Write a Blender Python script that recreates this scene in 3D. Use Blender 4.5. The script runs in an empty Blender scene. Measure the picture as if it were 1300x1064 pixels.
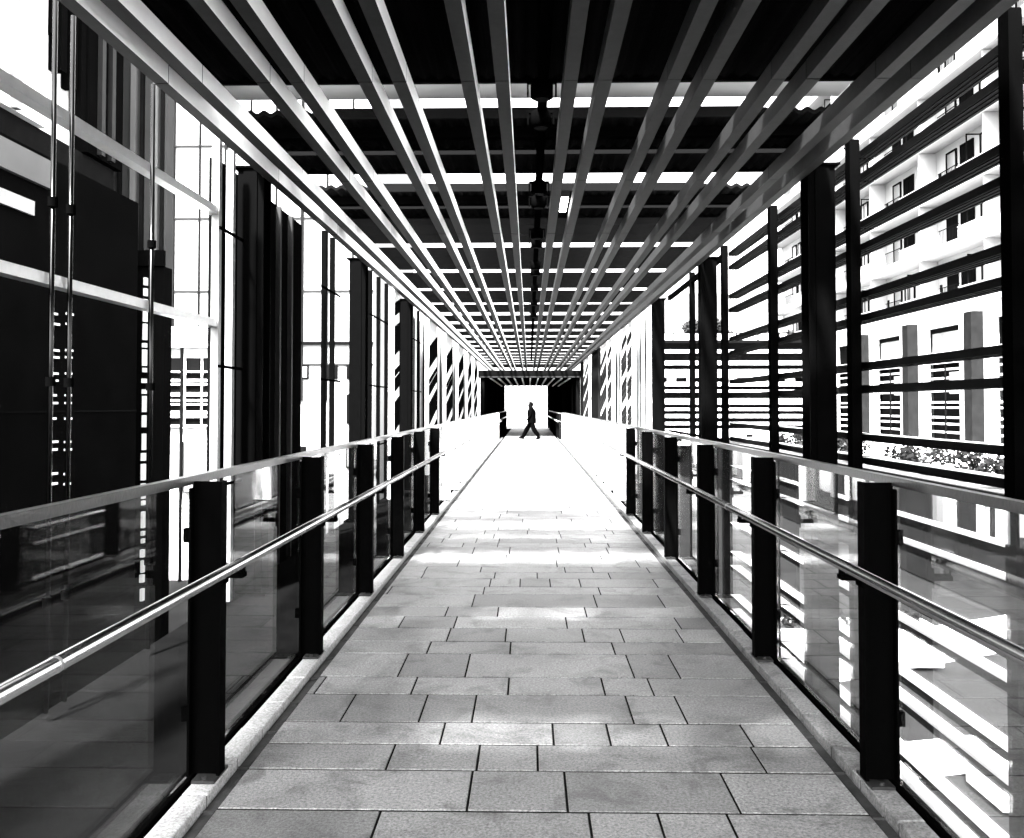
import bpy, bmesh, math, random
from mathutils import Vector, Matrix
R = math.radians
random.seed(7)
scene = bpy.context.scene
col = scene.collection

# ------------------------------------------------------------------ materials
def mat(name, v, rough=0.6, metal=0.0, var=0.0, vscale=6.0, bump=0.0, bscale=40.0, spec=0.5, attr=None, speck=0.0):
    m = bpy.data.materials.new(name); m.use_nodes = True
    nt = m.node_tree; N = nt.nodes; L = nt.links
    b = N['Principled BSDF']
    b.inputs['Roughness'].default_value = rough
    b.inputs['Metallic'].default_value = metal
    b.inputs['Specular IOR Level'].default_value = spec
    b.inputs['Base Color'].default_value = (v, v, v, 1)
    tc = N.new('ShaderNodeTexCoord')
    if var or attr or speck:
        val = None
        def math2(op, a, bb):
            n = N.new('ShaderNodeMath'); n.operation = op
            for i, q in enumerate((a, bb)):
                if isinstance(q, (int, float)): n.inputs[i].default_value = q
                else: L.new(q, n.inputs[i])
            return n.outputs[0]
        val = v
        if var:
            nz = N.new('ShaderNodeTexNoise'); nz.inputs['Scale'].default_value = vscale; nz.inputs['Detail'].default_value = 8
            L.new(tc.outputs['Object'], nz.inputs['Vector'])
            f = math2('MULTIPLY_ADD', nz.outputs['Fac'], 2 * var); f.node.inputs[2].default_value = 1 - var
            val = math2('MULTIPLY', f, val)
        if speck:
            nz = N.new('ShaderNodeTexNoise'); nz.inputs['Scale'].default_value = 75; nz.inputs['Detail'].default_value = 4
            nz.inputs['Roughness'].default_value = 0.8
            L.new(tc.outputs['Object'], nz.inputs['Vector'])
            f = math2('MULTIPLY_ADD', nz.outputs['Fac'], 4 * speck); f.node.inputs[2].default_value = 1 - 2 * speck
            val = math2('MULTIPLY', f, val)
        if speck > 1:
            st = N.new('ShaderNodeTexNoise'); st.inputs['Scale'].default_value = 3.4; st.inputs['Detail'].default_value = 9; st.inputs['Roughness'].default_value = .72; st.inputs['Distortion'].default_value = .8
            L.new(tc.outputs['Object'], st.inputs['Vector'])
            mr = N.new('ShaderNodeMapRange'); mr.inputs['From Min'].default_value = .34; mr.inputs['From Max'].default_value = .50; mr.inputs['To Min'].default_value = .34; mr.inputs['To Max'].default_value = 1.0
            L.new(st.outputs['Fac'], mr.inputs['Value']); val = math2('MULTIPLY', mr.outputs['Result'], val)
            val = math2('MAXIMUM', val, .012)
        if attr:
            a = N.new('ShaderNodeAttribute'); a.attribute_name = attr
            val = math2('MULTIPLY', a.outputs['Fac'], val)
        cmb = N.new('ShaderNodeCombineColor')
        for i in range(3): L.new(val, cmb.inputs[i])
        L.new(cmb.outputs[0], b.inputs['Base Color'])
    if bump:
        nz = N.new('ShaderNodeTexNoise'); nz.inputs['Scale'].default_value = bscale; nz.inputs['Detail'].default_value = 6
        L.new(tc.outputs['Object'], nz.inputs['Vector'])
        bp = N.new('ShaderNodeBump'); bp.inputs['Strength'].default_value = bump; bp.inputs['Distance'].default_value = 0.01
        L.new(nz.outputs['Fac'], bp.inputs['Height']); L.new(bp.outputs[0], b.inputs['Normal'])
    return m

def glass(name, tint=0.93, rough=0.0, f0=0.04, veil=0.0, top=1.0):
    m = bpy.data.materials.new(name); m.use_nodes = True
    nt = m.node_tree; N = nt.nodes; L = nt.links
    N.remove(N['Principled BSDF'])
    g = N.new('ShaderNodeNewGeometry')
    d = N.new('ShaderNodeVectorMath'); d.operation = 'DOT_PRODUCT'
    L.new(g.outputs['Normal'], d.inputs[0]); L.new(g.outputs['Incoming'], d.inputs[1])
    def mt(op, a, bb=None, c=None):
        n = N.new('ShaderNodeMath'); n.operation = op
        for i, q in enumerate((a, bb, c)):
            if q is None: continue
            if isinstance(q, (int, float)): n.inputs[i].default_value = q
            else: L.new(q, n.inputs[i])
        return n.outputs[0]
    c = mt('ABSOLUTE', d.outputs['Value'])
    f = mt('MULTIPLY_ADD', mt('POWER', mt('SUBTRACT', 1.0, c), 5.0), top - f0, f0)
    tr = N.new('ShaderNodeBsdfTransparent'); tr.inputs[0].default_value = (tint, tint, tint, 1)
    gl = N.new('ShaderNodeBsdfGlossy'); gl.inputs['Roughness'].default_value = rough
    gl.inputs[0].default_value = (1, 1, 1, 1)
    base = tr.outputs[0]
    if veil:
        df = N.new('ShaderNodeBsdfDiffuse'); df.inputs[0].default_value = (.8, .8, .8, 1)
        mv = N.new('ShaderNodeMixShader'); mv.inputs[0].default_value = veil
        L.new(tr.outputs[0], mv.inputs[1]); L.new(df.outputs[0], mv.inputs[2]); base = mv.outputs[0]
    mx = N.new('ShaderNodeMixShader')
    L.new(f, mx.inputs[0]); L.new(base, mx.inputs[1]); L.new(gl.outputs[0], mx.inputs[2])
    L.new(mx.outputs[0], N['Material Output'].inputs['Surface'])
    return m

M = dict(
    black=mat('black painted steel', .0005, .6, spec=.004, var=.3, vscale=9),
    blackmatt=mat('matt black steel', .0006, .8, spec=.0, var=.3),
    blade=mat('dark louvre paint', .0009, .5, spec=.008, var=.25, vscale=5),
    beam=mat('pale slat', .90, .5, metal=.0, var=.06, vscale=14, bump=.04, bscale=120),
    beamshade=mat('slat shade tone', .011, .65, spec=.05, var=.4, vscale=16, bump=.05, bscale=140),
    alu=mat('brushed aluminium', .62, .33, metal=.7, var=.12, vscale=22, bump=.05, bscale=90),
    steel=mat('stainless steel', .42, .18, metal=1.0, var=.08, vscale=30),
    midsteel=mat('grey steel bar', .22, .4, metal=.5, var=.2, vscale=8),
    granite=mat('granite paving', .118, .5, var=.55, vscale=1.5, attr='tone', speck=1.25, bump=.3, bscale=150, spec=.45),
    kerb=mat('granite kerb', .22, .6, var=.35, vscale=5, speck=.9, bump=.2, bscale=120),
    kerbdark=mat('darker granite kerb', .12, .7, var=.6, vscale=4, speck=1.1, bump=.2, bscale=120),  # right kerb, darker and more mottled than the left
    channel=mat('dirty drain slot', .025, .9, spec=.1, var=.8, vscale=14, bump=.3, bscale=60),
    deckedge=mat('dark deck edge', .002, .8, var=.5, vscale=4, spec=0),
    railtop=mat('dull rail steel', .045, .35, metal=.8, var=.25, vscale=10, bump=.1, bscale=60),
    bladelit=mat('sky-lit blade top', .88, .5, var=.15),
    ribgrey=mat('ribbed grey cladding', .035, .7, var=.6, vscale=.5, spec=0),
    ribgrey2=mat('pale rib', .09, .7, var=.6, vscale=.5, spec=0),
    rib=mat('dark rib', .006, .6, var=.6, vscale=1.2, spec=.1),
    grout=mat('dark gritty joint', .006, .95, var=.6, vscale=9, spec=0),
    platesteel=mat('dull plate steel', .012, .5, var=.5, vscale=20, spec=.2),
    facade=mat('grey-white facade render', .24, .8, var=.18, vscale=.35, bump=.1),
    towerwall=mat('grey tower cladding', .13, .8, var=.25, vscale=.4),
    plazawall=mat('pale concrete', .085, .85, var=.12, vscale=.6),
    plazapave=mat('plaza paving', .10, .85, var=.2, vscale=1.2),
    rod=mat('dark polished rod', .018, .2, metal=1.0),
    roof=mat('dark roof sheet', .002, .8, spec=.0),
    purlin=mat('pale purlin', .07, .6, var=.15, vscale=8),
    white=mat('white render', .72, .8, var=.06, vscale=1.2, bump=.1),
    white2=mat('pale panel', .60, .7, var=.12, vscale=2.5),
    soffit=mat('balcony soffit', .16, .8, var=.1),
    pier=mat('dark stone pier', .005, .75, var=.5, vscale=3, bump=.2, spec=.0),
    frame=mat('dark window frame', .002, .6, spec=.0),
    pane=mat('window pane', .10, .2, spec=.3, var=.4, vscale=.6),
    dark=mat('dark opening', .002, .8, spec=.0),
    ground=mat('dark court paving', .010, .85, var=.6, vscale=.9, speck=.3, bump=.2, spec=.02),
    pave=mat('pale bounce paving', .62, .8, var=.15, vscale=1.5, speck=.2),
    tower=mat('dark cladding', .0015, .8, spec=.0, var=.4, vscale=1.5),
    leaf=mat('leaf', .008, .7, attr='tone', spec=.05),
    bark=mat('bark', .03, .9, var=.4, vscale=9),
    soil=mat('soil', .02, .95, var=.4),
    glassb=glass('clear balustrade glass', .92, 0.0, .012, 0.0, .55),
    glassc=glass('hazed balustrade glass', .94, 0.0, .17, .012),  # veil and extra reflectance paint the floor's reflected haze into the right panes
    cloth=mat('black jacket cloth', .0006, .9, var=.3, vscale=30, spec=.0),
    trouser=mat('dark trouser cloth', .0006, .9, var=.3, vscale=30, spec=.0),
    skin=mat('skin', .0018, .7, spec=.02),
    hair=mat('dark hair', .002, .7, spec=0),
    shoe=mat('black shoe leather', .002, .6, spec=.02),
)
def emis(name, s):
    m = bpy.data.materials.new(name); m.use_nodes = True
    b = m.node_tree.nodes['Principled BSDF']
    b.inputs['Emission Color'].default_value = (1, 1, 1, 1); b.inputs['Emission Strength'].default_value = s
    return m
M['litpost'] = mat('sunlit post tone', .62, .5, var=.1)
M['lamp'] = emis('lit lamp diffuser', 3.0)

# ------------------------------------------------------------------ helpers
class MB:
    def __init__(s): s.v = []; s.f = []; s.t = []
    def box(s, x0, x1, y0, y1, z0, z1, t=1.0, mx=None):
        n = len(s.v)
        P = [(x0,y0,z0),(x1,y0,z0),(x1,y1,z0),(x0,y1,z0),(x0,y0,z1),(x1,y0,z1),(x1,y1,z1),(x0,y1,z1)]
        if mx is not None: P = [tuple(mx @ Vector(p)) for p in P]
        s.v += P
        for q in ((0,3,2,1),(4,5,6,7),(0,1,5,4),(1,2,6,5),(2,3,7,6),(3,0,4,7)):
            s.f.append(tuple(n + i for i in q)); s.t.append(t)
        return s
    def bevbox(s, x0, x1, y0, y1, z0, z1, b, t=1.0):      # box with chamfered top edges
        n = len(s.v)
        s.v += [(x0,y0,z0),(x1,y0,z0),(x1,y1,z0),(x0,y1,z0),(x0,y0,z1-b),(x1,y0,z1-b),(x1,y1,z1-b),(x0,y1,z1-b),
                (x0+b,y0+b,z1),(x1-b,y0+b,z1),(x1-b,y1-b,z1),(x0+b,y1-b,z1)]
        for q in ((0,3,2,1),(8,9,10,11),(0,1,5,4),(1,2,6,5),(2,3,7,6),(3,0,4,7),(4,5,9,8),(5,6,10,9),(6,7,11,10),(7,4,8,11)):
            s.f.append(tuple(n + i for i in q)); s.t.append(t)
        return s
    def tube(s, pts, r, n=12, cap=True, t=1.0):
        pts = [Vector(p) for p in pts]; rs = r if isinstance(r, (list, tuple)) else [r] * len(pts)
        base = len(s.v); prev = None
        for i, p in enumerate(pts):
            d = (pts[min(i+1, len(pts)-1)] - pts[max(i-1, 0)]).normalized()
            a = Vector((0,0,1)) if abs(d.z) < .9 else Vector((1,0,0))
            u = d.cross(a).normalized(); w = d.cross(u).normalized()
            for k in range(n):
                q = 2*math.pi*k/n
                s.v.append(tuple(p + (u*math.cos(q) + w*math.sin(q)) * rs[i]))
        for i in range(len(pts)-1):
            for k in range(n):
                s.f.append((base+i*n+k, base+i*n+(k+1)%n, base+(i+1)*n+(k+1)%n, base+(i+1)*n+k)); s.t.append(t)
        if cap:
            s.f.append(tuple(base+k for k in range(n))[::-1]); s.t.append(t)
            s.f.append(tuple(base+(len(pts)-1)*n+k for k in range(n))); s.t.append(t)
        return s
    def poly(s, pts, z0, z1, t=1.0):                     # extruded plan polygon
        n = len(s.v); k = len(pts)
        s.v += [(x,y,z0) for x,y in pts] + [(x,y,z1) for x,y in pts]
        s.f.append(tuple(range(n, n+k))[::-1]); s.t.append(t); s.f.append(tuple(range(n+k, n+2*k))); s.t.append(t)
        for i in range(k):
            j = (i+1) % k; s.f.append((n+i, n+j, n+k+j, n+k+i)); s.t.append(t)
        return s
    def leafs(s, c, rad, num, size, tone=(.6, 1.5)):
        for _ in range(num):
            while True:
                p = Vector((random.uniform(-1,1), random.uniform(-1,1), random.uniform(-1,1)))
                if .25 < p.length < 1: break
            p = Vector((c[0]+p.x*rad[0], c[1]+p.y*rad[1], c[2]+p.z*rad[2]))
            a = Vector((random.gauss(0,1), random.gauss(0,1), random.gauss(0,1))).normalized()
            b = a.orthogonal().normalized(); l = size*random.uniform(.6,1.4); w = l*.45
            n = len(s.v); cdir = a.cross(b)
            s.v += [tuple(p-a*l*.5), tuple(p+b*w*.5), tuple(p+a*l*.5+cdir*l*.1), tuple(p-b*w*.5)]
            s.f.append((n,n+1,n+2,n+3)); s.t.append(random.uniform(*tone))
        return s
    def build(s, name, m, parent=None, smooth=False, tone=False, recalc=True, m2=None, test=None):
        me = bpy.data.meshes.new(name); me.from_pydata(s.v, [], s.f); me.update()
        if tone:
            a = me.attributes.new('tone', 'FLOAT', 'FACE'); a.data.foreach_set('value', s.t)
        me.materials.append(m)
        if smooth: me.polygons.foreach_set('use_smooth', [True]*len(me.polygons))
        if recalc:
            bm = bmesh.new(); bm.from_mesh(me); bmesh.ops.recalc_face_normals(bm, faces=bm.faces); bm.to_mesh(me); bm.free()
        if m2 is not None:
            me.materials.append(m2)
            for p in me.polygons:
                if test(p.normal): p.material_index = 1
        o = bpy.data.objects.new(name, me); col.objects.link(o)
        if parent is not None: o.parent = parent
        return o
def local(mb, org):
    mb.v = [(x-org[0], y-org[1], z-org[2]) for x,y,z in mb.v]; return mb
def tag(o, label, cat, group=None):
    o['label'] = label; o['category'] = cat
    if group: o['group'] = group
    return o
def thing(name, loc, label, cat, group=None):
    o = bpy.data.objects.new(name, None); col.objects.link(o); o.location = loc; o.empty_display_size = .2
    return tag(o, label, cat, group)
def struct(o): o['kind'] = 'structure'; return o
def stuff(o): o['kind'] = 'stuff'; return o
def copy_tree(o, parent=None):
    c = o.copy(); col.objects.link(c)
    if parent is not None: c.parent = parent
    for ch in list(o.children): copy_tree(ch, c)
    return c
ORD = ['first','second','third','fourth','fifth','sixth','seventh','eighth','ninth','tenth','eleventh','twelfth','thirteenth','fourteenth','fifteenth','sixteenth','seventeenth','eighteenth','nineteenth','twentieth']

CX, CZ, F = -0.045, 1.6, 1100.0
def P(x, y, d): return (CX + (x-672)*d/F, d, CZ + (515-y)*d/F)

BAY = 2.37; J0 = 5.29          # ceiling joint rhythm
ZB = 3.60                       # underside of ceiling slats
ROOF = 3.90

# ------------------------------------------------------------------ walkway floor
mb = MB(); y = -2.2; rows = [.34,.31,.46,.31,.38,.30,.29,.42,.32,.47,.30,.36]; i = 0
W = 1.29; g = .0052
while y < 62:
    h = rows[i % len(rows)] * random.uniform(.96, 1.04); i += 1
    x = -W - random.uniform(0, .5)
    if random.random() < .3: x = -W
    while x < W - .02:
        w = random.choice([.27,.4,.54,.68,.82,1.0])
        x0, x1 = max(x, -W), min(x + w, W)
        if W - x1 < .14: x1 = W
        if x1 - x0 > .03:
            dz = random.uniform(-.0012, .0012)
            mb.bevbox(x0+g, x1-g, y+.008, y+h-.008, -.06, dz, .0025, random.choice([.72,.86,1.0,1.0,1.08,1.18,.64]) * random.uniform(.96,1.04))
        x = x1 if x1 == W else x + w
    y += h
struct(mb.build('walkway', M['granite'], tone=True))
mb = MB().box(-2.66, 1.57, -2.3, 43.5, -.40, -.052).box(-2.2, 2.2, 43.5, 62.2, -.40, -.052)
struct(mb.build('bridge_deck', M['deckedge']))
struct(MB().box(-1.288, 1.288, -2.19, 61.9, -.05, -.0045).build('paving_grout', M['grout']))
for s in (-1, 1):
    k = MB(); y = -2.2
    while y < 43:
        l = random.uniform(.34, .46)
        a, b = sorted((s*1.352, s*1.455))
        k.bevbox(a, b, y+.006, y+l-.006, -.05, .024 + random.uniform(-.003,.003), .004); y += l
    struct(k.build('kerb', M['kerb'] if s < 0 else M['kerbdark']))
    a, b = sorted((s*1.354, s*1.453)); struct(MB().box(a, b, -2.19, 42.9, -.049, .016).build('kerb_grout', M['grout']))
    k = MB(); a, b = sorted((s*1.295, s*1.348)); k.box(a, b, -2.2, 43, -.05, -.022)
    y = -2.0
    while y < 43: k.box(a+.004, b-.004, y, y+.01, -.022, -.012); y += .42
    struct(k.build('drain_channel', M['channel']))

# ------------------------------------------------------------------ balustrades
def balustrade(s, label):
    root = thing('balustrade', (s*1.45, 3.7, 0), label, 'balustrade', 'glass balustrades along the walkway')
    L = lambda m: local(m, root.location)
    ys = [3.70 + 1.775*k for k in range(-3, 20)]
    a, b = sorted((s*1.36, s*1.485))
    for q in ys:
        m = MB().box(a, b, q-.012, q+.012, .040, 1.275)
        i0, i1 = sorted((s*1.352, s*1.366)); m.box(i0, i1, q-.034, q+.034, .040, 1.278)
        i0, i1 = sorted((s*1.476, s*1.486)); m.box(i0, i1, q-.05, q+.05, .040, 1.25)
        a2, b2 = sorted((s*1.356, s*1.452)); pl = L(MB().box(a2, b2, q-.085, q+.085, .0275, .0395)).build('foot_plate', M['platesteel'], root)
        for dy in (-.066, .066): L(MB().tube([(s*1.404, q+dy, .0396), (s*1.404, q+dy, .052)], .011, 6)).build('bolt', M['platesteel'], root)
        L(m).build('post', M['black'] if q < 13.5 else M['litpost'], root)  # farther posts paled to paint in the sun falling on them
    for q in ys:
        for z in (.30, 1.05):
            a, b = sorted((s*1.478, s*1.512)); L(MB().box(a, b, q-.045, q-.018, z-.03, z+.03)).build('glass_clamp', M['blackmatt'], root)
    for q0, q1 in zip(ys[:-1], ys[1:]):
        a, b = sorted((s*1.492, s*1.504))
        L(MB().box(a, b, q0+.02, q1-.02, .03, 1.262)).build('glass_pane', M['glassb'] if s < 0 else M['glassc'], root)
    a, b = sorted((s*1.480, s*1.516))
    L(MB().box(a, b, ys[0]-.1, ys[-1]+.1, 1.263, 1.300)).build('top_rail', M['railtop'], root)
    sh = MB().box(a-.006, b+.006, ys[0]-.1, ys[-1]+.1, -.05, .028)
    L(sh).build('base_channel', M['blackmatt'], root)
    hr = L(MB().tube([(s*1.272, ys[0]-.1, .93), (s*1.272, ys[-1]+.1, .93)], .0225, 18)).build('handrail', M['steel'], root, smooth=True)
    for q in ys:
        m = MB(); a, b = sorted((s*1.262, s*1.352))
        m.box(a, b, q-.03, q+.03, .868, .888); a, b = sorted((s*1.262, s*1.282)); m.box(a, b, q-.012, q+.012, .888, .912)
        a, b = sorted((s*1.342, s*1.352)); m.box(a, b, q-.035, q+.035, .84, .92)
        L(m).build('bracket', M['blackmatt'], root)
    for q in ys[::2]:
        L(MB().tube([(s*1.272, q+.30, .93), (s*1.272, q+.312, .93)], .0232, 18)).build('rail_joint', M['midsteel'], hr, smooth=True)
        hr.children[-1].parent = hr
        hr.children[-1].location = (0,0,0)
    return root
balustrade(-1, 'glass balustrade with black posts along the left edge of the paved walkway')
balustrade(1, 'glass balustrade with black posts along the right edge of the paved walkway')

# ------------------------------------------------------------------ ceiling slats
xs = []
for c in (-2.2225, -1.5875, -.9525, -.3175, .3175, .9525, 1.5875, 2.2225): xs += [c-.106, c+.106]
for n, x in enumerate(xs):
    m = MB(); y = J0 - 3*BAY
    while y < 51.8:
        dz = random.uniform(-.002, .002)
        m.box(x-.043, x+.043, y+.004, min(y+BAY-.004, 52.4), ZB+dz, ZB+.115+dz); y += BAY
    if n == 0: lab = 'long pale ceiling slat at the far left, above the left columns'
    elif n == 15: lab = 'long pale ceiling slat at the far right, above the right columns'
    else: lab = 'long pale ceiling slat, %s from the left of the sixteen' % ORD[n]
    o = m.build('ceiling_slat', M['beam'], m2=M['beamshade'], test=lambda q: q.z < -.5 or q.x < -.5 or abs(q.y) > .5); tag(o, lab, 'ceiling slat', 'long slats running along the ceiling')  # undersides, left faces and ends take a darker colour that paints in shade

# ------------------------------------------------------------------ roof
def corr(x0, x1, y0, y1, z, th=.035, amp=.014, per=.11):
    m = MB(); n = int((x1-x0)/per*6); pr = []
    for k in range(n+1):
        x = x0 + (x1-x0)*k/n; pr.append((x, z + amp*math.sin(2*math.pi*(x-x0)/per)))
    for (xa, za), (xb, zb) in zip(pr[:-1], pr[1:]):
        b = len(m.v)
        m.v += [(xa,y0,za),(xb,y0,zb),(xb,y1,zb),(xa,y1,za),(xa,y0,za+th),(xb,y0,zb+th),(xb,y1,zb+th),(xa,y1,za+th)]
        for q in ((0,3,2,1),(4,5,6,7),(0,1,5,4),(2,3,7,6)): m.f.append(tuple(b+i for i in q)); m.t.append(1)
    return m
RX = 2.40
spans = [(-2.5, 6.05), (6.79, 8.42), (9.12, 10.45)]
def roof_label(n):
    return 'large dark corrugated roof sheet nearest the viewer, above the ceiling slats' if n == 0 else 'dark corrugated roof sheet above the slats, %s behind the nearest big one' % ORD[n-1]
for n, (a, b) in enumerate(spans):
    r = thing('roof_sheet', (0, a, ROOF), roof_label(n), 'roof sheet', 'corrugated sheets of the roof')
    L = lambda m: local(m, r.location)
    mid = a + (b-a)*.58
    if n == 0:
        for ya, yb in ((a, 1.32), (1.445, 3.755), (3.88, b)): L(corr(-RX, RX, ya, yb, ROOF)).build('sheet', M['roof'], r)
        for yc, wins in ((1.38, ((-1.40,-1.20),(-1.12,-.98),(-.95,-.62),(-.5,-.36),(.05,.3))), (3.82, ((-1.9,-1.7),(-1.35,-1.0),(-.8,-.55),(-.1,.1)))):
            x0 = -RX                                       # added unseen masks; slits between them throw soft sun pools on the floor
            for w0, w1 in wins + ((RX, RX),):
                L(MB().box(x0, w0, yc-.14, yc+.14, ROOF+.056, ROOF+.07)).build('slit_mask', M['roof'], r); x0 = w1
    else:
        L(corr(-RX, RX, a, mid-.08, ROOF)).build('sheet', M['roof'], r)
        L(MB().box(-RX, RX, mid-.078, mid-.06, ROOF-.022, ROOF+.05)).build('edge_trim', M['roof'], r)
        L(MB().box(-RX, RX, mid+.06, mid+.078, ROOF-.022, ROOF+.016)).build('edge_trim', M['roof'], r)
        L(corr(-RX, RX, mid+.08, b, ROOF)).build('sheet', M['roof'], r)
    if n: L(MB().box(-1.72, 1.72, a-.008, a+.02, ROOF-.03, ROOF+.055)).build('edge_trim', M['roof'], r)
    L(MB().box(-RX, RX, b-.03, b+.006, ROOF-.03, ROOF+.06)).build('edge_trim', M['roof'], r)
    L(MB().box(-RX, RX, a+.25, a+.33, ROOF-.10, ROOF-.02)).build('joist', M['blackmatt'], r)
    if n == 0:
        L(MB().box(-RX, RX, b+.38, b+.80, ROOF+.15, ROOF+.24)).build('purlin', M['purlin'], r)
# beyond: open bays of tilted blades lying along the sun's rays, so they block the view up but let sun through
k = 0
while True:
    y0 = 10.95 + BAY*k
    if y0 > 49.2: break
    hgt = (.155,.13,.11,.10,.088,.08,.074,.068,.062,.058,.054,.05,.05,.05,.05,.05,.05,.05,.05,.05)[k]
    r = thing('roof_louvre', (0, y0, ROOF), 'open bay of tilted dark roof blades above the slats, %s of these from the viewer' % ORD[k], 'roof louvre', 'louvred bays of the roof')
    nbl = 3 if k < 4 else 2
    for q in range(nbl):
        yy = q*.62 if nbl == 3 else q*.85
        m = MB(); c = len(m.v); dy = hgt/math.tan(R(52)); t = .022
        m.v += [(-RX,yy-dy,hgt),(RX,yy-dy,hgt),(RX,yy,0),(-RX,yy,0),(-RX,yy-dy+t,hgt),(RX,yy-dy+t,hgt),(RX,yy+t,0),(-RX,yy+t,0)]
        for f in ((0,3,2,1),(4,5,6,7),(0,1,5,4),(1,2,6,5),(2,3,7,6),(3,0,4,7)): m.f.append(tuple(c+i for i in f)); m.t.append(1)
        m.build('blade', M['roof'], r)
    k += 1
r = thing('roof_slab', (0, 51, ROOF), 'closed dark roof slab over the dark passage at the far end', 'roof')
local(MB().box(-RX, RX, 50.9, 52.5, ROOF, ROOF+.12), r.location).build('slab', M['roof'], r)
# side gutters carrying the roof
for s in (-1, 1):
    a, b = sorted((s*2.385, s*2.46))
    o = MB().box(a, b, -2.5, 52.4, ROOF-.19, ROOF+.09).build('roof_gutter', M['blackmatt'])
    tag(o, 'black gutter beam along the %s edge of the roof, over the columns' % ('left' if s < 0 else 'right'), 'gutter')

# service run and spotlights in the middle of the ceiling
r = thing('cable_tray', (.05, 0, 3.78), 'narrow black cable tray along the middle of the ceiling, between the slats', 'cable tray')
for xx in (-.035, .025): MB().box(xx, xx+.01, -2, 42, -.02, .03).build('side_rail', M['blackmatt'], r)
MB().box(-.0249, .0249, -2, 42, -.015, -.010).build('tray_base', M['blackmatt'], r)
spots = [(0.02, 5.75), (0.02, 6.35), (.03, 8.35), (.03, 8.95), (.03, 10.6), (.03, 11.2), (.03, 13.0), (.03, 13.6), (.03, 15.4), (.03, 17.7), (.03, 20.1)]
for n, (x, y) in enumerate(spots):
    r = thing('spotlight', (x+.02, y, 3.76), 'small round black ceiling spotlight, %s along the cable tray from the viewer' % ORD[n], 'spotlight', 'unlit spotlights under the cable tray')
    MB().tube([(0,0,-.11), (0,0,-.10), (0,0,.0), (0,0,.02)], [.055,.075,.075,.05], 16).build('housing', M['blackmatt'], r, smooth=True)
    MB().box(-.10, .10, -.02, .02, -.005, .012).box(-.10, -.088, -.02, .02, -.09, .0).box(.088, .10, -.02, .02, -.09, .0).build('bracket', M['blackmatt'], r)
    MB().tube([(0,0,-.114), (0,0,-.109)], .05, 16).build('lens', M['black'], r)
lx, ly, lz = P(716, 258, 9.3)
r = thing('ceiling_lamp', (lx, ly, lz), 'small lit white lamp between two ceiling slats, right of the cable tray', 'lamp')
MB().box(-.05, .05, -.36, .36, .0, .06).build('housing', M['blackmatt'], r)
MB().box(-.036, .036, -.32, .32, -.012, -.001).build('diffuser', M['lamp'], r)

# ------------------------------------------------------------------ columns
colY = [2.92 + 4.74*k for k in range(4)]
for s in (-1, 1):
    for n, y in enumerate(colY):
        zb = -.05 if s < 0 else -3.5; z1 = .02
        r = thing('column', (s*2.50, y, zb), ('tall black steel column on the %s side of the walkway, ' % ('left' if s < 0 else 'right')) + ('beside the viewer' if n == 0 else '%s in view from the viewer' % ORD[n-1]), 'column', 'black steel columns carrying the roof')
        m = MB().box(-.115, .115, -.115, -.095, z1, 3.69-zb).box(-.115, .115, .095, .115, z1, 3.69-zb).box(-.012, .012, -.095, .095, z1, 3.69-zb)
        m.box(-.06, .06, -.129, -.116, z1, 3.69-zb)
        m.build('shaft', M['black'], r)
        MB().box(-.17, .17, -.17, .17, .0, .019).build('base_plate', M['blackmatt'], r)
        MB().box(-.15, .15, -.15, .15, 3.691-zb, 3.709-zb).build('cap_plate', M['blackmatt'], r)

# ------------------------------------------------------------------ right louvre screens
slZ = []
for p in range(-4, 7): slZ += [.57 + .585*(p-1) , .76 + .585*(p-1)]
frY = [4.84 + BAY*k for k in range(-3, 6)]
for n, (y0, y1) in enumerate(zip(frY[:-1], frY[1:])):
    r = thing('louvre_screen', (2.70, y0, 0), (('black louvre screen on the right wall, %s bay back, level with the viewer' % ORD[1-n]) if n < 2 else 'black louvre screen on the right, nearest bay, cut off by the picture edge' if n == 2 else 'black louvre screen on the right wall, %s full bay from the viewer' % ORD[n-3]), 'louvre screen', 'louvre screens along the right wall')
    L = lambda m: local(m, r.location)
    L(MB().box(2.60, 2.675, y0-.055, y0+.055, -3.49, 3.80).box(2.675, 2.69, y0-.03, y0+.03, -3.49, 3.80)).build('frame_post', M['blackmatt'], r)
    if y0 > 11.5:
        L(MB().box(2.61, 2.67, y0+.056, y1-.056, 3.62, 3.70)).build('head_rail', M['blackmatt'], r)
        r['label'] = 'black open frame without blades on the right wall, %s of the two past the louvres' % ORD[n-6]; r['category'] = 'wall frame'; r.name = 'wall_frame'
        r['group'] = 'open frames past the louvres'
        L(MB().box(2.61, 2.67, y0+.056, y1-.056, 1.1, 1.14)).build('sill_rail', M['blackmatt'], r); continue
    for z in slZ:
        m = MB().box(2.695, 2.825, y0+.015, y1-.015, z-.030, z+.024)
        m.box(2.710, 2.716, y0+.015, y1-.015, z-.037, z-.030).box(2.75, 2.756, y0+.015, y1-.015, z-.037, z-.030).box(2.79, 2.796, y0+.015, y1-.015, z-.037, z-.030)
        L(m).build('blade', M['blade'], r, m2=M['bladelit'], test=lambda q: q.z > .5)  # top faces paled to paint in light from the sky
        L(MB().box(2.70, 2.76, y0-.014, y0+.014, z-.03, z+.03)).build('blade_bracket', M['blackmatt'], r)

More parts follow.
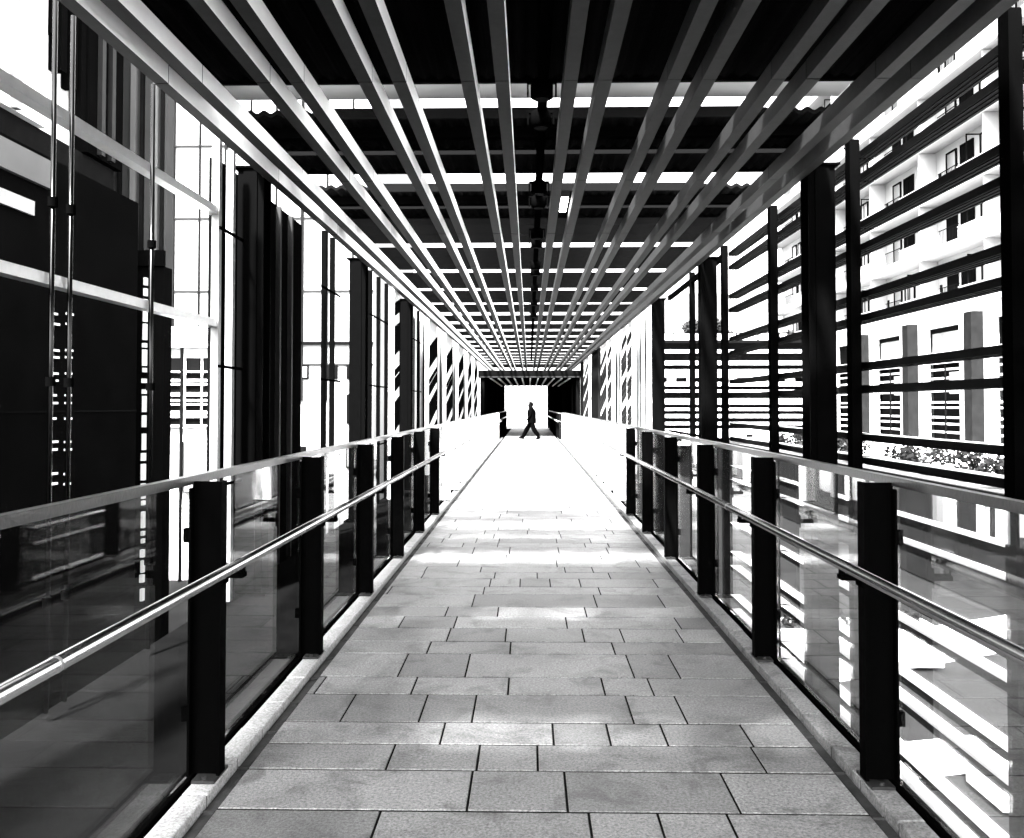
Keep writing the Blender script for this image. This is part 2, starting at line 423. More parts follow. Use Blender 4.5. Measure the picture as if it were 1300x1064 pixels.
# ------------------------------------------------------------------ left side wall: transoms and mullions
r = thing('side_frame', (-2.6, 0, 0), 'near left side frame with two pale horizontal rails before the dark building', 'side frame')
L = lambda m: local(m, r.location)
for z, mm in ((3.19, M['alu']), (2.27, M['alu'])):
    L(MB().box(-2.66, -2.58, -1.5, 7.0, z-.03, z+.03)).build('rail', mm, r)
for y in (-.5, 1.87):
    L(MB().box(-2.68, -2.62, y-.05, y+.05, -.5, 3.8)).build('frame_post', M['blackmatt'], r)
for y, rr in ((4.50,.013), (4.68,.013), (5.70,.016)):
    L(MB().tube([(-2.56, y, .0), (-2.56, y, 3.75)], rr, 14)).build('rod', M['rod'], r, smooth=True)
    for z in (.55, 1.7, 2.65): L(MB().tube([(-2.56, y, z), (-2.56, y, z+.05)], rr+.012, 14)).build('clamp', M['blackmatt'], r)
nb = 0
for cy, offs in ((colY[1], [-.66, -.33, 3.05, 3.5]), (colY[2], [1.45, 2.2, 3.0]), (colY[3], [1.6, 2.7])):
    r = thing('mullion_set', (-2.6, cy, 0), 'slender grey bars joined by rods beside the %s left column in view' % ORD[nb], 'mullions', 'slender bars beside the left columns')
    for q in offs:
        MB().box(-.03, .03, q-.032, q+.032, -.3, 3.78).build('mullion', M['midsteel'] if q < 0 else M['black'], r)
    for z in (.95, 1.92, 3.05):
        if offs[0] < 0: MB().box(.031, .045, -.70, -.10, z-.012, z+.012).build('tie_rod', M['blackmatt'], r)
        c = [q for q in offs if q > 0]
        MB().box(.031, .045, c[0]-.3, c[-1]+.3, z-.012, z+.012).build('tie_rod', M['blackmatt'], r)
    nb += 1
r = thing('infill_panel', (-2.75, 7.3, 0), 'tall black infill panel with faint ribs behind the first column in view on the left', 'wall panel')
MB().box(-.03, .03, .0, 2.8, -.5, 3.72).build('panel', M['tower'], r)
for q in (.95, 1.35, 1.75, 2.2): MB().box(.031, .08, q, q+.05, -.4, 3.7).build('rib', M['rib'], r)

# ------------------------------------------------------------------ white side walls and panels with painted sun stripes along the sunny stretch
M['stripgrey'] = mat('grey joint and shade stripe', .016, .7, var=.3, spec=0)
for s in (-1, 1):
    side = 'left' if s < 0 else 'right'
    for n in range(5):
        y0 = 18.9 + 4.88*n
        if s > 0: y0 += .6
        r = thing('white_wall_panel', (s*2.66, y0, 0), 'plain white wall panel on the %s of the sunny stretch, %s from the viewer' % (side, ORD[n]), 'wall panel', 'white wall panels of the sunny stretch')
        a, b = sorted((0, s*.05))
        MB().box(a, b, .01, 4.87, -.3, 3.60).build('panel', M['white'], r)
        a, b = sorted((-s*.03, -s*.002))
        for q, w_ in ((.55,.05), (1.5,.04), (2.3,.09), (3.1,.04), (3.9,.12)): MB().box(a, b, q, q+w_, -.3, 3.6).build('joint_strip', M['stripgrey'], r)
def banded(s, y0, y1, label, dark, slope, solid=False):  # column faces with slanted sun and shade stripes put into the colour
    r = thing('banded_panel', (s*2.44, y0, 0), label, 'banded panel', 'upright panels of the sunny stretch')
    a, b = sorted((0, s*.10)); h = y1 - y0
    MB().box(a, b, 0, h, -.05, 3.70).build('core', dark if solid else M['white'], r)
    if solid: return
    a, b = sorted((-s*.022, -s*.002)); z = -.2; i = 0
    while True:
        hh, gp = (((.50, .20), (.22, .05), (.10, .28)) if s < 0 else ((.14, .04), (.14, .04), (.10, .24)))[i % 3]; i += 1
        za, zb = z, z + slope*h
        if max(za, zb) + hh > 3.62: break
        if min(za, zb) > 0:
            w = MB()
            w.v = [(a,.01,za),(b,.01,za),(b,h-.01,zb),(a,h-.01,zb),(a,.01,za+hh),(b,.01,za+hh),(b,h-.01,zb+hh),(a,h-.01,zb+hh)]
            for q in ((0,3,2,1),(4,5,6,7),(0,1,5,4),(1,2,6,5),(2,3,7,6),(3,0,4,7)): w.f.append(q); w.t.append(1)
            w.build('shade_stripe', dark, r)
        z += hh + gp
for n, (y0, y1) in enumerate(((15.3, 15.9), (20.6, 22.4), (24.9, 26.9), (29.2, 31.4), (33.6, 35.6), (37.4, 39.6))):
    banded(-1, y0, y1, 'upright panel with painted slanted sun and shade stripes on the left, %s from the viewer' % ORD[n], M['frame'], .22)  # frame black reused for the painted shade stripes
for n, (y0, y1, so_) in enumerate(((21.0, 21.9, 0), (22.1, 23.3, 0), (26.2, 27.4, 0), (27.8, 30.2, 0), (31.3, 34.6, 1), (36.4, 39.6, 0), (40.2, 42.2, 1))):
    banded(1, y0, y1, ('plain dark upright panel on the right of the sunny stretch, %s' if so_ else 'upright panel with painted slanted sun and shade stripes on the right, %s') % ((ORD[n] + ' from the viewer') if not so_ else ('the nearer one' if y0 < 35 else 'close to the dark passage')), M['stripgrey'] if not so_ else M['pier'], -.20, bool(so_))

# ------------------------------------------------------------------ dark passage at the end
r = thing('passage', (0, 43.3, 0), 'dark covered passage at the end of the walkway, open to bright daylight', 'passage')
L = lambda m: local(m, r.location)
L(MB().box(-2.5, -2.3, 43.3, 62, -.05, 3.36)).build('wall', M['tower'], r)
wr = MB().box(2.3, 2.5, 43.3, 46.6, -.05, 3.36).box(2.3, 2.5, 48.2, 62, -.05, 3.36).box(2.3, 2.5, 46.6, 48.2, 2.75, 3.36)
L(wr).build('wall', M['tower'], r)
L(MB().box(-2.5, 2.5, 43.3, 62, 3.02, 3.2)).build('soffit', M['tower'], r)
L(MB().box(-2.6, 2.6, 43.2, 43.29, 2.98, 3.36)).build('fascia', M['tower'], r)
for xa, xb in ((-2.3, -1.80), (1.25, 2.3)): L(MB().box(xa, xb, 61.6, 62, 0, 3.02)).build('end_wall', M['tower'], r)
L(MB().box(-2.5, 2.5, 43.14, 43.19, 3.0, 3.06)).build('trim', M['rib'], r)
for x in (-2.0, -1.6, -1.2, -.8, -.4, 0, .4, .8, 1.2, 1.6, 2.0):
    L(MB().box(x-.03, x+.03, 43.4, 61.6, 2.95, 3.01)).build('soffit_slat', M['beam'], r)
for s, xx in ((-1, -1.64), (1, 1.36)):
    q = thing('parapet', (xx, 41, 0), 'low dark solid parapet with steel rail on the %s of the far passage' % ('left' if s < 0 else 'right'), 'parapet')
    L2 = lambda m: local(m, q.location)
    a, b = sorted((xx, xx + s*.08))
    L2(MB().box(a, b, 40.6, 61.5, .0, 1.22)).build('panel', M['pier'], q)
    L2(MB().tube([(xx - s*.07, 40.6, .86), (xx - s*.07, 61.5, .86)], .035, 10)).build('handrail', M['alu'], q, smooth=True)
    L2(MB().box(a-.01, b+.01, 40.6, 61.5, 1.221, 1.25)).build('coping', M['midsteel'], q)

# ------------------------------------------------------------------ ground, court, plaza
struct(MB().box(-400, 400, -200, 900, -4.2, -3.5).build('ground', M['ground']))
struct(MB().box(-14, 14, 62.3, 110, -3.4, -.06).build('plaza', M['plazapave']))
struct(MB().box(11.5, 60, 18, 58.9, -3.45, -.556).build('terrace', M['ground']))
struct(MB().box(13.7, 60, 18, 58.9, -.552, -.545).build('bounce_paving', M['pave']))  # pale sheet added to bounce sunlight up onto the slat sides
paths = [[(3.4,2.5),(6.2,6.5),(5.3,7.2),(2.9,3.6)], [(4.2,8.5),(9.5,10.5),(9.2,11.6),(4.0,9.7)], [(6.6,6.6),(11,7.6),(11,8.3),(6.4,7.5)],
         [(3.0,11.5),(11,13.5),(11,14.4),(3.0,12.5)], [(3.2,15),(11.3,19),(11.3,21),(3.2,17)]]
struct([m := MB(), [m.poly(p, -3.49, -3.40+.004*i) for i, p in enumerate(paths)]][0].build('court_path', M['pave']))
def planter(loc, sx, sy, h, label, plants):
    r = thing('planter', loc, label, 'planter', 'low planters in the sunken court')
    t = .08
    MB().box(-sx,sx,-sy,-sy+t,0,h).box(-sx,sx,sy-t,sy,0,h).box(-sx,-sx+t,-sy+t,sy-t,0,h).box(sx-t,sx,-sy+t,sy-t,0,h).build('trough', M['white'], r)
    MB().box(-sx+t,sx-t,-sy+t,sy-t,.02,h-.08).build('soil', M['soil'], r)
    for i in range(plants):
        x = -sx+.2 + (2*sx-.4)*(i+.5)/plants
        MB().leafs((x, random.uniform(-.1,.1)*sy, h+.12), (.22,.22,.2), 90, .13).build('foliage', M['leaf'], r, tone=True, recalc=False)
planter((6.9, 11.4, -3.42), 1.1, .45, .6, 'white planter of small dark plants on the court, nearest to the bridge', 5)
planter((9.8, 13.0, -3.42), 1.6, .5, .8, 'long white planter with leafy plants below the flats, behind the nearer planter', 7)
planter((6.3, 17.4, -3.42), 1.6, .5, .7, 'white planter by the far court path, partly hidden by blades', 6)
r = thing('court_lamp', (8.6, 10.0, -3.5), 'short lamp with pale domed top standing in the court by the planters', 'lamp')
MB().tube([(0,0,0),(0,0,.9)], .06, 12).build('pole', M['black'], r)
MB().tube([(0,0,.9),(0,0,.95),(0,0,1.08),(0,0,1.16),(0,0,1.19)], [.30,.34,.26,.13,.02], 18).build('dome', M['white'], r, smooth=True)
struct(MB().box(11.46, 13.6, 18.2, 48, -.549, -.52).build('planting_bed', M['soil']))
# hedge shrubs on the terrace edge
n = 0
for i in range(11):
    y = 22 + i*2.1 + random.uniform(-.5,.5); x = 12.2 + random.uniform(-.3,.5)
    r = thing('shrub', (x, y, -.56), 'leafy shrub on the terrace edge before the flats, %s of the row from the viewer' % ORD[i], 'shrub', 'shrubs along the terrace edge')
    m = MB()
    for _ in range(5): m.leafs((random.uniform(-.5,.5), random.uniform(-.5,.5), .4+random.uniform(-.1,.45)), (.34,.36,.3), 60, .2, random.choice(((.05,.3),(.05,.4),(.05,.3),(.1,.5),(.5,3))))  # some clumps get brighter tones that paint in highlights
    m.build('foliage', M['leaf'], r, tone=True, recalc=False)
    MB().tube([(0,0,0),(.05,0,.5)], [.03,.015], 6).build('stem', M['bark'], r)

# ------------------------------------------------------------------ white apartment block on the right
XF = 21.0
r = thing('apartment_block', (XF, 27, -.55), 'long white apartment block with balconies behind the right louvres', 'building')
L = lambda m: local(m, r.location)
Y0, Y1 = 27.0, 76.0; BP = 6.7; piers = [27.1 + BP*i for i in range(8)]
fl = [6.75 + 2.95*i for i in range(7)]
wall = MB().box(XF+1.05, XF+11, Y0, Y1, 5.62, 27.6).box(XF+1.59, XF+11, Y0, Y1, -.5, 5.619)
L(wall).build('wall', M['facade'], r)
low = MB()
low.box(XF, XF+1.04, Y0, Y1, 5.62, 6.40)
L(low).build('lower_band', M['facade'], r)
for i, z in enumerate(fl):
    L(MB().box(XF, XF+1.04, Y0, Y1, z-.30, z)).build('balcony_slab', M['soffit'], r)
    p = MB()
    for a in piers:
        p.box(XF-.04, XF+.06, a-2.4, a+2.2, z-.34, z+.62); p.box(XF-.02, XF+.05, a+2.21, a+4.29, z-.34, z+.12)
    L(p).build('parapet', M['facade'], r)
    L(MB().box(XF-.055, XF-.041, Y0, Y1, z-.34, z-.29)).build('drip_groove', M['midsteel'], r)
    for a in piers: L(MB().box(XF-.07, XF+.08, a-2.42, a+2.2, z+.621, z+.67)).build('coping', M['midsteel'], r)
    for a in piers:
        rail = MB().box(XF, XF+.03, a+2.21, a+4.29, z+.82, z+.86)
        for q in range(14): rail.box(XF+.005, XF+.02, a+2.25+q*.15, a+2.265+q*.15, z+.10, z+.83)
        L(rail).build('balcony_rail', M['frame'], r)
    for a in piers:
        if a + 4 > Y1: continue
        L(MB().box(XF+.1, XF+1.04, a-.06, a+.06, z+.002, z+2.6)).build('divider', M['facade'], r)
        for (c, w, kind) in ((a+1.25, 1.5, 0), (a+3.3, 1.3, 1), (a+4.9, 1.1, 2)):
            if c + 1 > Y1: continue
            f = MB(); zz0, zz1 = z+.1, z+2.25; t = .09
            f.box(XF+.96, XF+1.045, c-w/2, c-w/2+t, zz0, zz1).box(XF+.96, XF+1.045, c+w/2-t, c+w/2, zz0, zz1)
            f.box(XF+.96, XF+1.045, c-w/2+t, c+w/2-t, zz1-t, zz1).box(XF+.96, XF+1.045, c-w/2+t, c+w/2-t, zz0, zz0+t)
            if kind == 1: f.box(XF+.97, XF+1.045, c-.03, c+.03, zz0+t, zz1-t)
            wn = L(f).build('window', M['frame'], r)
            pm = M['dark'] if (kind == 1 and random.random() < .55) or random.random() < .12 else M['pane']
            L(MB().box(XF+1.0, XF+1.043, c-w/2+t, c+w/2-t, zz0+t, zz1-t)).build('pane', pm, wn)
            if kind == 0 and random.random() < .6:      # an open casement standing out over the balcony
                cs = MB().box(XF+.3, XF+.95, c+w/2-.02, c+w/2+.02, zz0, zz0+.06).box(XF+.3, XF+.95, c+w/2-.02, c+w/2+.02, zz1-.06, zz1)
                cs.box(XF+.3, XF+.36, c+w/2-.02, c+w/2+.02, zz0+.06, zz1-.06)
                L(cs).build('casement', M['frame'], wn)
    if i % 2 == 0:
        for a in piers[1:7]:
            if random.random() < .7:
                L(MB().box(XF+.3, XF+.9, a+5.6, a+6.0, z+.002, z+.75).box(XF+.6, XF+.66, a+5.3, a+5.5, z+.002, z+1.2)).build('balcony_furniture', M['pier'], r)
L(MB().box(XF-.1, XF+11.1, Y0, Y1, 27.601, 28.1)).build('roof', M['facade'], r)
for a in piers:
    L(MB().box(XF-.75, XF+.3, a-.35, a+.35, -.5, 5.95)).build('pier', M['pier'], r)
    L(MB().box(XF-.35, XF-.005, a-.22, a+.22, 5.951, 6.39)).build('pier_cap', M['midsteel'], r)
    f = MB(); q = a+.36
    while q < a+1.8: f.box(XF-.25, XF+.3, q, q+.09, -.5, 6.2); f.box(XF-.2, XF+.3, q+.09, q+.15, -.5, 6.2); q += .15
    f.box(XF-.2, XF+.2, a-.95, a-.36, -.5, 6.2)
    L(f).build('ribbed_panel', M['facade'], r)
    b0, b1 = a+1.95, a+BP-.96
    if b1 > Y1: continue
    L(MB().box(XF+.32, XF+1.58, b0, b1, -.5, 5.6)).build('recess', M['dark'], r)
    L(MB().box(XF+.0, XF+.2, b0, b1, 3.75, 4.35)).build('parapet', M['facade'], r)
    f = MB()
    f.box(XF+.2, XF+.3, b0, b1, 5.36, 5.6).box(XF+.2, XF+.3, b0, b0+.1, 4.36, 5.36).box(XF+.2, XF+.3, b1-.1, b1, 4.36, 5.36)
    wn = L(f).build('window', M['frame'], r)
    L(MB().box(XF+.24, XF+.26, b0+.1, b1-.1, 4.36, 5.36)).build('pane', M['pane'] if random.random() < .4 else M['dark'], wn)
    lv = MB(); z = .35
    for z in (.2, .62, .95, 1.45, 1.72, 2.3, 2.62, 2.95, 3.4): lv.box(XF+.1, XF+.3, b0, b1, z, z+.10)
    L(lv).build('louvre_slats', M['facade'], r)
    L(MB().box(XF+.01, XF+.07, (b0+b1)/2-.03, (b0+b1)/2+.03, -.5, 3.74)).build('louvre_post', M['frame'], r)
    if random.random() < .7: L(MB().box(XF+.301, XF+.318, b0+.6, b0+2.0, 2.2, 3.3)).build('blind', M['facade'], r)

# low terrace block with long white bands, beyond
r = thing('terrace_block', (9, 62, -3.4), 'low terraced block of white and dark bands with railed roof beyond the louvres', 'building')
L = lambda m: local(m, r.location)
L(MB().box(7.2, 20.6, 62.2, 74, -3.4, 6.2)).build('wall', M['dark'], r)
bands = [(-1.2,-.05),(.25,.42),(.75,.98),(1.25,1.42),(1.7,2.1),(2.55,2.72),(3.0,3.25),(3.6,4.15),(4.5,4.75),(5.35,5.55)]
for z0, z1 in bands:
    L(MB().box(7.1, 20.6, 61.4, 62.19, z0, z1)).build('band', M['white'], r)
w = MB()
for i in range(9):
    x = 8.4 + i*1.4
    w.box(x, x+random.uniform(.5,.9), 62.05, 62.19, 3.26, 3.59)
L(w).build('lit_blinds', M['white2'], r)
rl = MB().box(7.1, 20.6, 61.6, 61.66, 6.7, 6.78).box(7.1, 20.6, 61.5, 62.3, 6.05, 6.25)
x = 7.1
while x < 20.6: rl.box(x, x+.12, 61.6, 61.66, 6.25, 6.7); x += 1.5
L(rl).build('railing', M['frame'], r)
L(MB().box(7.3, 20.6, 70, 73.9, 6.21, 7.4)).build('rooftop_wall', M['white'], r)
L(MB().box(10.2, 10.7, 61.36, 61.399, -.9, -.4).box(15.2, 15.7, 61.36, 61.399, -.9, -.4)).build('vent', M['frame'], r)

def tree(loc, h, rad, label, nl=6000, leaf=.62):
    r = thing('tree', loc, label, 'tree', 'trees beyond the buildings')
    m = MB().tube([(0,0,0),(.1,.05,h*.35),(.05,-.1,h*.6),(.2,0,h*.8)], [h*.03,h*.022,h*.015,h*.006], 9)
    for i in range(7):
        a = i*2.4; z = h*(.35+.05*i)
        m.tube([(.1,0,z),(math.cos(a)*rad*.5, math.sin(a)*rad*.5, z+h*.14),(math.cos(a)*rad*.8, math.sin(a)*rad*.8, z+h*.2)], [h*.012,h*.007,h*.003], 6)
    m.build('trunk', M['bark'], r)
    c = MB()
    for i in range(17):
        a = random.uniform(0, 6.28); q = rad*random.uniform(.1,.85); z = h*random.uniform(.5,.93)
        s = rad*random.uniform(.25,.42)
        c.leafs((math.cos(a)*q, math.sin(a)*q, z), (s, s, s*.75), nl//17, leaf)
    c.build('crown', M['leaf'], r, tone=True, recalc=False)
random.seed(21)
tree((17.0, 79, -3.5), 13.6, 2.9, 'dark leafy tree rising behind the low terraced block')
tree((13.2, 83, -3.5), 12.2, 2.4, 'smaller dark tree left of the taller one, behind the terraced block')

# ------------------------------------------------------------------ left side buildings
r = thing('dark_building', (-7.0, 1, -3.5), 'dark clad building with pale upper windows close beside the left wall', 'building')
L = lambda m: local(m, r.location)
L(MB().box(-14, -7.0, -2, 15.2, -3.5, 5.2)).build('wall', M['tower'], r)
L(MB().box(-14, -7.3, -2, 14.9, 5.21, 5.7)).build('ledge', M['pier'], r)
L(MB().box(-14, -7.2, -2, 12.6, 5.71, 9.5)).build('upper_wall', M['white'], r)
for y, w_, z0 in ((12.72, .10, 7.2), (13.02, .16, 6.75), (13.38, .12, 6.6), (13.62, .14, 6.2)):
    L(MB().box(-7.42, -7.22, y, y+w_, z0, 11)).build('reflection_fin', M['tower'], r)  # dark streaks standing in for smeared glass reflections
L(MB().box(-14, -7.43, 12.61, 13.8, 5.71, 11)).build('corner_wall', M['white2'], r)
L(MB().box(-14, -7.2, 13.801, 15.0, 5.71, 11)).build('corner_wall', M['tower'], r)
for y in (14.1, 14.45): L(MB().box(-7.199, -7.12, y, y+.12, 5.75, 10.8)).build('reflection_fin', M['rib'], r)
for z in (-1.2, 1.5, 3.4): L(MB().box(-6.999, -6.99, -2, 15.2, z, z+.025)).build('panel_seam', M['black'], r)
for yy, d0 in ((57, 12.45), (75, 12.83)):
    for py in (398, 411, 445, 454, 475, 484, 503, 513, 533, 563, 573, 604, 617):
        z = CZ + (515-py)*d0/F; L(MB().box(-6.999, -6.96, d0, d0+random.choice((.10,.14,.16)), z, z+.03)).build('reflection_dash', M['white2'], r)  # pale dashes paint in louvre reflections on glossy bars
L(MB().box(-6.999, -6.93, 2.0, 12.3, 4.72, 5.12)).build('reflection_band', M['ribgrey2'], r)  # this band and the next stand in for glass reflections
L(MB().box(-6.999, -6.95, 2.0, 11.9, 4.25, 4.45)).build('reflection_band', M['midsteel'], r)
for y in (2.1, 4.5, 6.9, 9.3, 11.7):
    L(MB().box(-7.19, -7.10, y, y+.12, 5.71, 9.5)).build('window_bar', M['midsteel'], r)
r = thing('office_tower', (-12, 34, -3.5), 'tall pale office tower with faint window lines behind the left bars', 'building')
L = lambda m: local(m, r.location)
L(MB().box(-22, -6.2, 34, 46, -3.5, 30)).build('wall', M['towerwall'], r)
for i in range(10):
    z = 3.2 + i*2.9
    L(MB().box(-22, -6.2, 33.93, 33.995, z, z+.06)).build('string_course', M['rib'], r)
for i in range(9):
    x = -15.2 + i*1.02
    L(MB().box(x, x+(.05 if i % 3 else .10), 33.9, 33.992, 1.8, 30)).build('mullion', M['pier'], r)
for zi in range(4):
    for i in range(9):
        if (zi*5+i*3) % 7 in (0, 3): continue
        z = -2.6 + zi*1.75; x = -15.0 + i*.97
        wd = .35 + .35*((i*7+zi*3) % 5)/4; ht = .55 + .6*((i*3+zi) % 3)/2
        wn = L(MB().box(x, x+wd, 33.94, 33.994, z, z+ht)).build('window', M['frame'], r)
        L(MB().box(x+.06, x+wd-.06, 33.925, 33.939, z+.06, z+ht-.06)).build('pane', M['dark'] if (i+zi) % 3 else M['pane'], wn)
L(MB().box(-15, -6.2, 33.9, 33.99, 4.0, 4.12)).build('string_course', M['frame'], r)
r = thing('annex', (-7.2, 16, -3.5), 'narrow dark annex with grey ribbed upper part right of the dark building', 'building')
L = lambda m: local(m, r.location)
L(MB().box(-7.9, -6.86, 16, 16.35, -3.5, 4.2)).build('wall', M['tower'], r)
L(MB().box(-7.9, -6.86, 16.05, 16.35, 4.201, 12)).build('upper_wall', M['ribgrey'], r)
for i, x in enumerate((-7.75, -7.52, -7.34, -7.1, -6.95)):
    L(MB().box(x, x+(.05,.10,.06,.10,.05)[i], 15.96, 16.049, 4.21, 12)).build('rib', M['ribgrey2'] if i % 2 else M['pier'], r)
zz = -2.0
while zz < 3.9:
    h = random.choice((.08,.14,.22,.3)); L(MB().box(-7.22+random.uniform(-.01,.01), -7.165, 15.9, 15.995, zz, zz+h)).build('reflection_strip', M['white2'], r); zz += h + random.choice((.04,.06,.12))  # broken pale line paints in a streak of reflections
L(MB().box(-7.9, -6.86, 15.94, 16.04, 4.202, 4.5)).build('ledge', M['tower'], r)
r = thing('slatted_building', (-10, 25, -3.5), 'low building with dark openings crossed by white slats between the left bars', 'building')
L = lambda m: local(m, r.location)
L(MB().box(-11.0, -8.9, 25.3, 30, -3.5, 3.9)).build('wall', M['white'], r)
L(MB().box(-11.0, -8.9, 25.0, 25.29, 3.3, 3.9)).build('parapet', M['white2'], r)
for x0, x1 in ((-10.60, -10.30), (-10.12, -9.72), (-9.62, -9.30)):
    L(MB().box(x0, x1, 25.22, 25.299, .95, 3.0)).build('opening', M['dark'], r)
zz = .98
for h, gp in ((.05,.22),(.05,.05),(.09,.18),(.04,.06),(.06,.10),(.10,.22),(.05,.05),(.07,.2),(.04,.3)):
    L(MB().box(-10.7, -9.2, 25.1, 25.219, zz, zz+h)).build('slat', M['white'], r); zz += h+gp
L(MB().box(-10.22, -10.14, 25.02, 25.09, -3.5, 3.29)).build('slat_post', M['frame'], r)
L(MB().box(-10.9, -10.78, 25.02, 25.29, -3.5, 3.29)).build('slat_post', M['frame'], r)
L(MB().box(-10.3, -9.6, 25.12, 25.299, -.9, .55)).build('doorway', M['midsteel'], r)
# bright wall closing the view beyond the passage
r = thing('plaza_building', (0, 96, -.06), 'pale building front across the bright plaza at the end of the passage', 'building')
L = lambda m: local(m, r.location)
L(MB().box(-30, 30, 96, 104, -.06, 14)).build('wall', M['plazawall'], r)
for i in range(9):
    x = -4 + i*1.0
    L(MB().box(x, x+.05, 95.95, 95.995, .2, 6)).build('panel_joint', M['plazapave'], r)

# ------------------------------------------------------------------ the walker
def person(loc, label):
    r = thing('person', loc, label, 'person')
    # faces -X; local x = forward (negated), z up
    J = {}; E = []; Rr = {}
    def j(n, p, ra, par=None):
        J[n] = Vector(p); Rr[n] = ra
        if par: E.append((par, n))
    j('pelvis', (0,0,.93), (.125,.15))
    j('waist', (-.01,0,1.08), (.115,.15), 'pelvis')
    j('chest', (-.02,0,1.28), (.13,.18), 'waist')
    j('neckb', (-.03,0,1.44), (.085,.10), 'chest')
    j('neck', (-.05,0,1.52), (.105,.095), 'neckb')
    j('head', (-.075,0,1.60), (.14,.115), 'neck')
    j('crown', (-.062,0,1.69), (.13,.108), 'head')
    for n, y, kn, an, hl, to in (('f', .09, (-.22,.09,.50), (-.42,.09,.115), (-.43,.09,.06), (-.585,.09,.09)),
                                 ('b', -.09, (.09,-.09,.49), (.345,-.09,.14), (.385,-.09,.085), (.22,-.09,.03))):
        j('hip'+n, (0,y,.87), (.125,.115), 'pelvis'); j('knee'+n, kn, (.125,.11), 'hip'+n)
        j('ank'+n, an, (.10,.085), 'knee'+n); j('toe'+n, to, (.032,.04), 'ank'+n)
    for n, y, el, wr in (('l', .2, (.08,.25,1.13), (-.10,.24,.93)), ('r', -.2, (-.06,-.25,1.14), (-.19,-.22,.96))):
        j('sh'+n, (-.02,y,1.385), (.075,.07), 'neckb'); j('el'+n, el, (.052,.052), 'sh'+n)
        j('wr'+n, wr, (.036,.036), 'el'+n); j('ha'+n, (wr[0]-.05, wr[1]-.01*(1 if n=='l' else -1), wr[2]-.035), (.036,.026), 'wr'+n)
        for q in range(4):
            j('fi%s%d' % (n,q), (wr[0]-.105+.008*q, wr[1]+(-.03+.02*q), wr[2]-.09-.008*(1.5-abs(q-1.5))), (.010,.010), 'ha'+n)
        j('th'+n, (wr[0]-.085, wr[1]-.045, wr[2]-.045), (.011,.011), 'ha'+n)
    names = list(J); ix = {n:i for i,n in enumerate(names)}
    me = bpy.data.meshes.new('body'); me.from_pydata([tuple(J[n]) for n in names], [(ix[a],ix[b]) for a,b in E], [])
    o = bpy.data.objects.new('body', me); col.objects.link(o); o.parent = r
    md = o.modifiers.new('skin', 'SKIN'); 
    for n in names:
        sv = me.skin_vertices[0].data[ix[n]]; sv.radius = Rr[n]; sv.use_root = (n == 'pelvis')
    sb = o.modifiers.new('sub', 'SUBSURF'); sb.levels = 2; sb.render_levels = 2
    bpy.context.view_layer.update()
    dg = bpy.context.evaluated_depsgraph_get()
    me2 = bpy.data.meshes.new_from_object(o.evaluated_get(dg)); o.modifiers.clear(); o.data = me2; me2.name = 'body'
    me2.materials.clear(); me2.materials.append(M['skin']); me2.materials.append(M['trouser']); me2.materials.append(M['cloth']); me2.materials.append(M['shoe'])
    for p in me2.polygons:
        c = p.center; p.use_smooth = True
        hand = abs(c.y) > .17 and c.z < .985 and c.x < -.04
        p.material_index = 0 if (c.z > 1.5 or hand) else (3 if c.z < .10 else (1 if c.z < .93 else 2))
    # face features, hair, jacket, shoes
    MB().tube([(-.145,0,1.625),(-.172,0,1.60),(-.15,0,1.588)], [.008,.016,.010], 8).build('nose', M['skin'], r, smooth=True)
    for s in (-1,1):
        MB().tube([(-.058,s*.072,1.585),(-.055,s*.082,1.61),(-.058,s*.074,1.64)], [.012,.018,.012], 8).build('ear', M['skin'], r, smooth=True)
        MB().tube([(-.146,s*.028,1.632),(-.152,s*.028,1.632)], [.012,.007], 8).build('eye', M['hair'], r, smooth=True)
    MB().box(-.154, -.146, -.024, .024, 1.562, 1.568).build('mouth', M['hair'], r)
    bm = bmesh.new(); bmesh.ops.create_uvsphere(bm, u_segments=20, v_segments=14, radius=1)
    for v in list(bm.verts):
        if v.co.z < -.55 and v.co.x < .1: bm.verts.remove(v)
    for v in list(bm.verts):
        if v.co.x < -.62 and v.co.z < .35: bm.verts.remove(v)
    for v in bm.verts: v.co = Vector((v.co.x*.135-.048, v.co.y*.112, v.co.z*.13+1.652))
    hm = bpy.data.meshes.new('hair'); bm.to_mesh(hm); bm.free(); hm.materials.append(M['hair'])
    hm.polygons.foreach_set('use_smooth', [True]*len(hm.polygons))
    h = bpy.data.objects.new('hair', hm); col.objects.link(h); h.parent = r
    # jacket shell with hem and collar
    jm = MB(); rings = [(.01,.78,.205,.23),(.005,.95,.205,.23),(0,1.08,.195,.22),(-.005,1.25,.205,.235),(-.01,1.36,.185,.235),(-.02,1.45,.125,.15),(-.03,1.52,.095,.10)]
    n = 22
    for (cx, z, ra, rb) in rings:
        for k in range(n):
            q = 2*math.pi*k/n; jm.v.append((cx+ra*math.cos(q), rb*math.sin(q), z + (.012*math.sin(3*q) if z < .9 else 0)))
    for i in range(len(rings)-1):
        for k in range(n): jm.f.append((i*n+k, i*n+(k+1)%n, (i+1)*n+(k+1)%n, (i+1)*n+k)); jm.t.append(1)
    jm.build('jacket', M['cloth'], r, smooth=True)
    for n in ('f','b'):
        a, t = J['ank'+n], J['toe'+n]; d = (t-a)
        heel = a + Vector((.06,0,-.06)) if n == 'f' else a + Vector((.055,0,-.02))
        MB().tube([heel, heel.lerp(t,.35)+Vector((0,0,.012)), heel.lerp(t,.8), t+Vector((-.035,0,.0))], [.04,.05,.042,.026], 10).build('shoe', M['shoe'], r, smooth=True)
    return r
px = P(675, 515, 40.9)
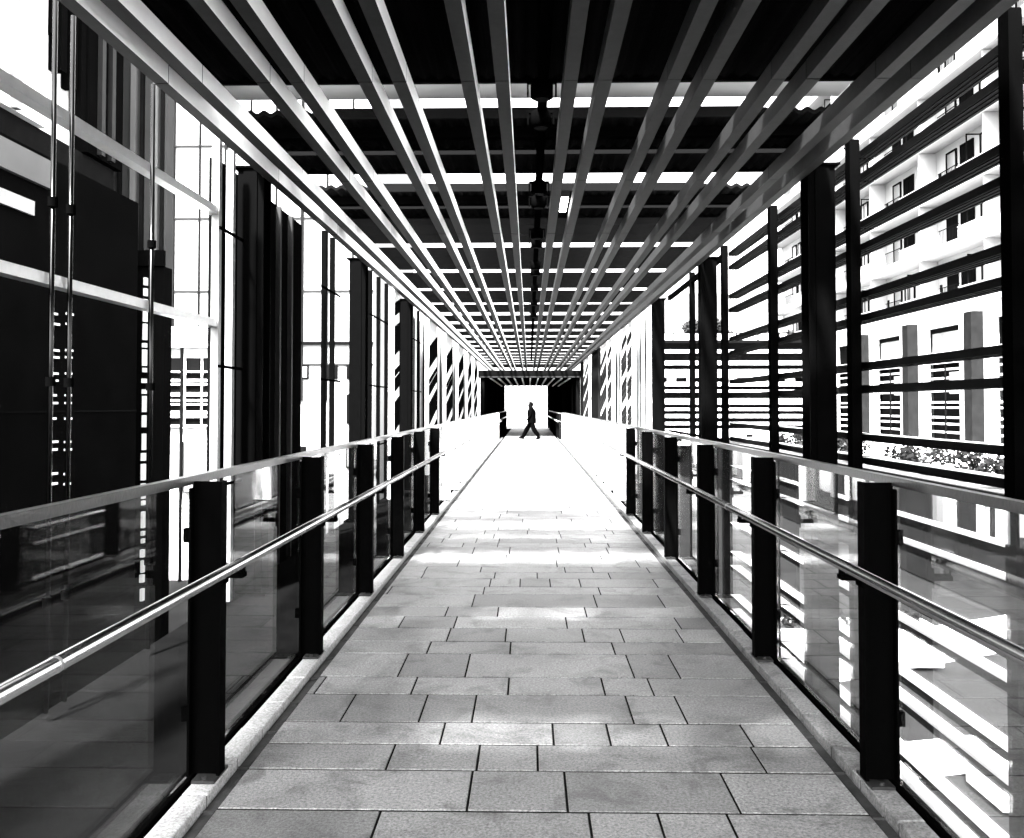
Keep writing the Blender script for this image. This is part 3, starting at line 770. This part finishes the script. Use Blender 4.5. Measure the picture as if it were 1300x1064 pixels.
person((px[0], 40.9, .0), 'person in dark jacket and trousers striding left across the far end of the walkway')

# ------------------------------------------------------------------ light, sky, camera
SUN_EL, SUN_AZ = 52.0, 18.0      # light travels towards +Y and a little +X
sd = bpy.data.lights.new('sun', 'SUN'); sd.energy = 4.5; sd.angle = R(4.5); sd.color = (1, .985, .97)
so = bpy.data.objects.new('sun', sd); col.objects.link(so)
dirv = Vector((math.sin(R(SUN_AZ))*math.cos(R(SUN_EL)), math.cos(R(SUN_AZ))*math.cos(R(SUN_EL)), -math.sin(R(SUN_EL))))
so.rotation_euler = dirv.to_track_quat('-Z', 'Y').to_euler(); so.location = (-10, -20, 40)
w = bpy.data.worlds.new('World'); scene.world = w; w.use_nodes = True
nt = w.node_tree; bg = nt.nodes['Background']; bg.inputs[1].default_value = .15
sky = nt.nodes.new('ShaderNodeTexSky'); sky.sky_type = 'NISHITA'; sky.sun_disc = False
sky.sun_elevation = R(SUN_EL); sky.sun_rotation = math.atan2(-dirv.x, -dirv.y)
sky.dust_density = 4.0
bw = nt.nodes.new('ShaderNodeRGBToBW'); nt.links.new(sky.outputs[0], bw.inputs[0]); nt.links.new(bw.outputs[0], bg.inputs[0])
sd.color = (1, 1, 1)

cam = bpy.data.cameras.new('camera'); co = bpy.data.objects.new('camera', cam); col.objects.link(co)
cam.sensor_width = 36; cam.lens = 36*1100/1300.0; cam.clip_start = .05; cam.clip_end = 3000
pitch = math.atan(28/1100); yaw = math.atan(22/1100)
co.location = (CX, 0, CZ); co.rotation_euler = (R(90)+pitch, 0, yaw)
cam.shift_x = 0; cam.shift_y = -45/1300.0
scene.camera = co
vs = scene.view_settings; vs.view_transform = 'Standard'; vs.look = 'None'; vs.exposure = 4.5; vs.gamma = 1.0; vs.use_curve_mapping = False
scene.cycles.max_bounces = 10; scene.cycles.diffuse_bounces = 5; scene.cycles.glossy_bounces = 5; scene.cycles.transparent_max_bounces = 64
scene.cycles.use_denoising = True; scene.cycles.sample_clamp_indirect = 8
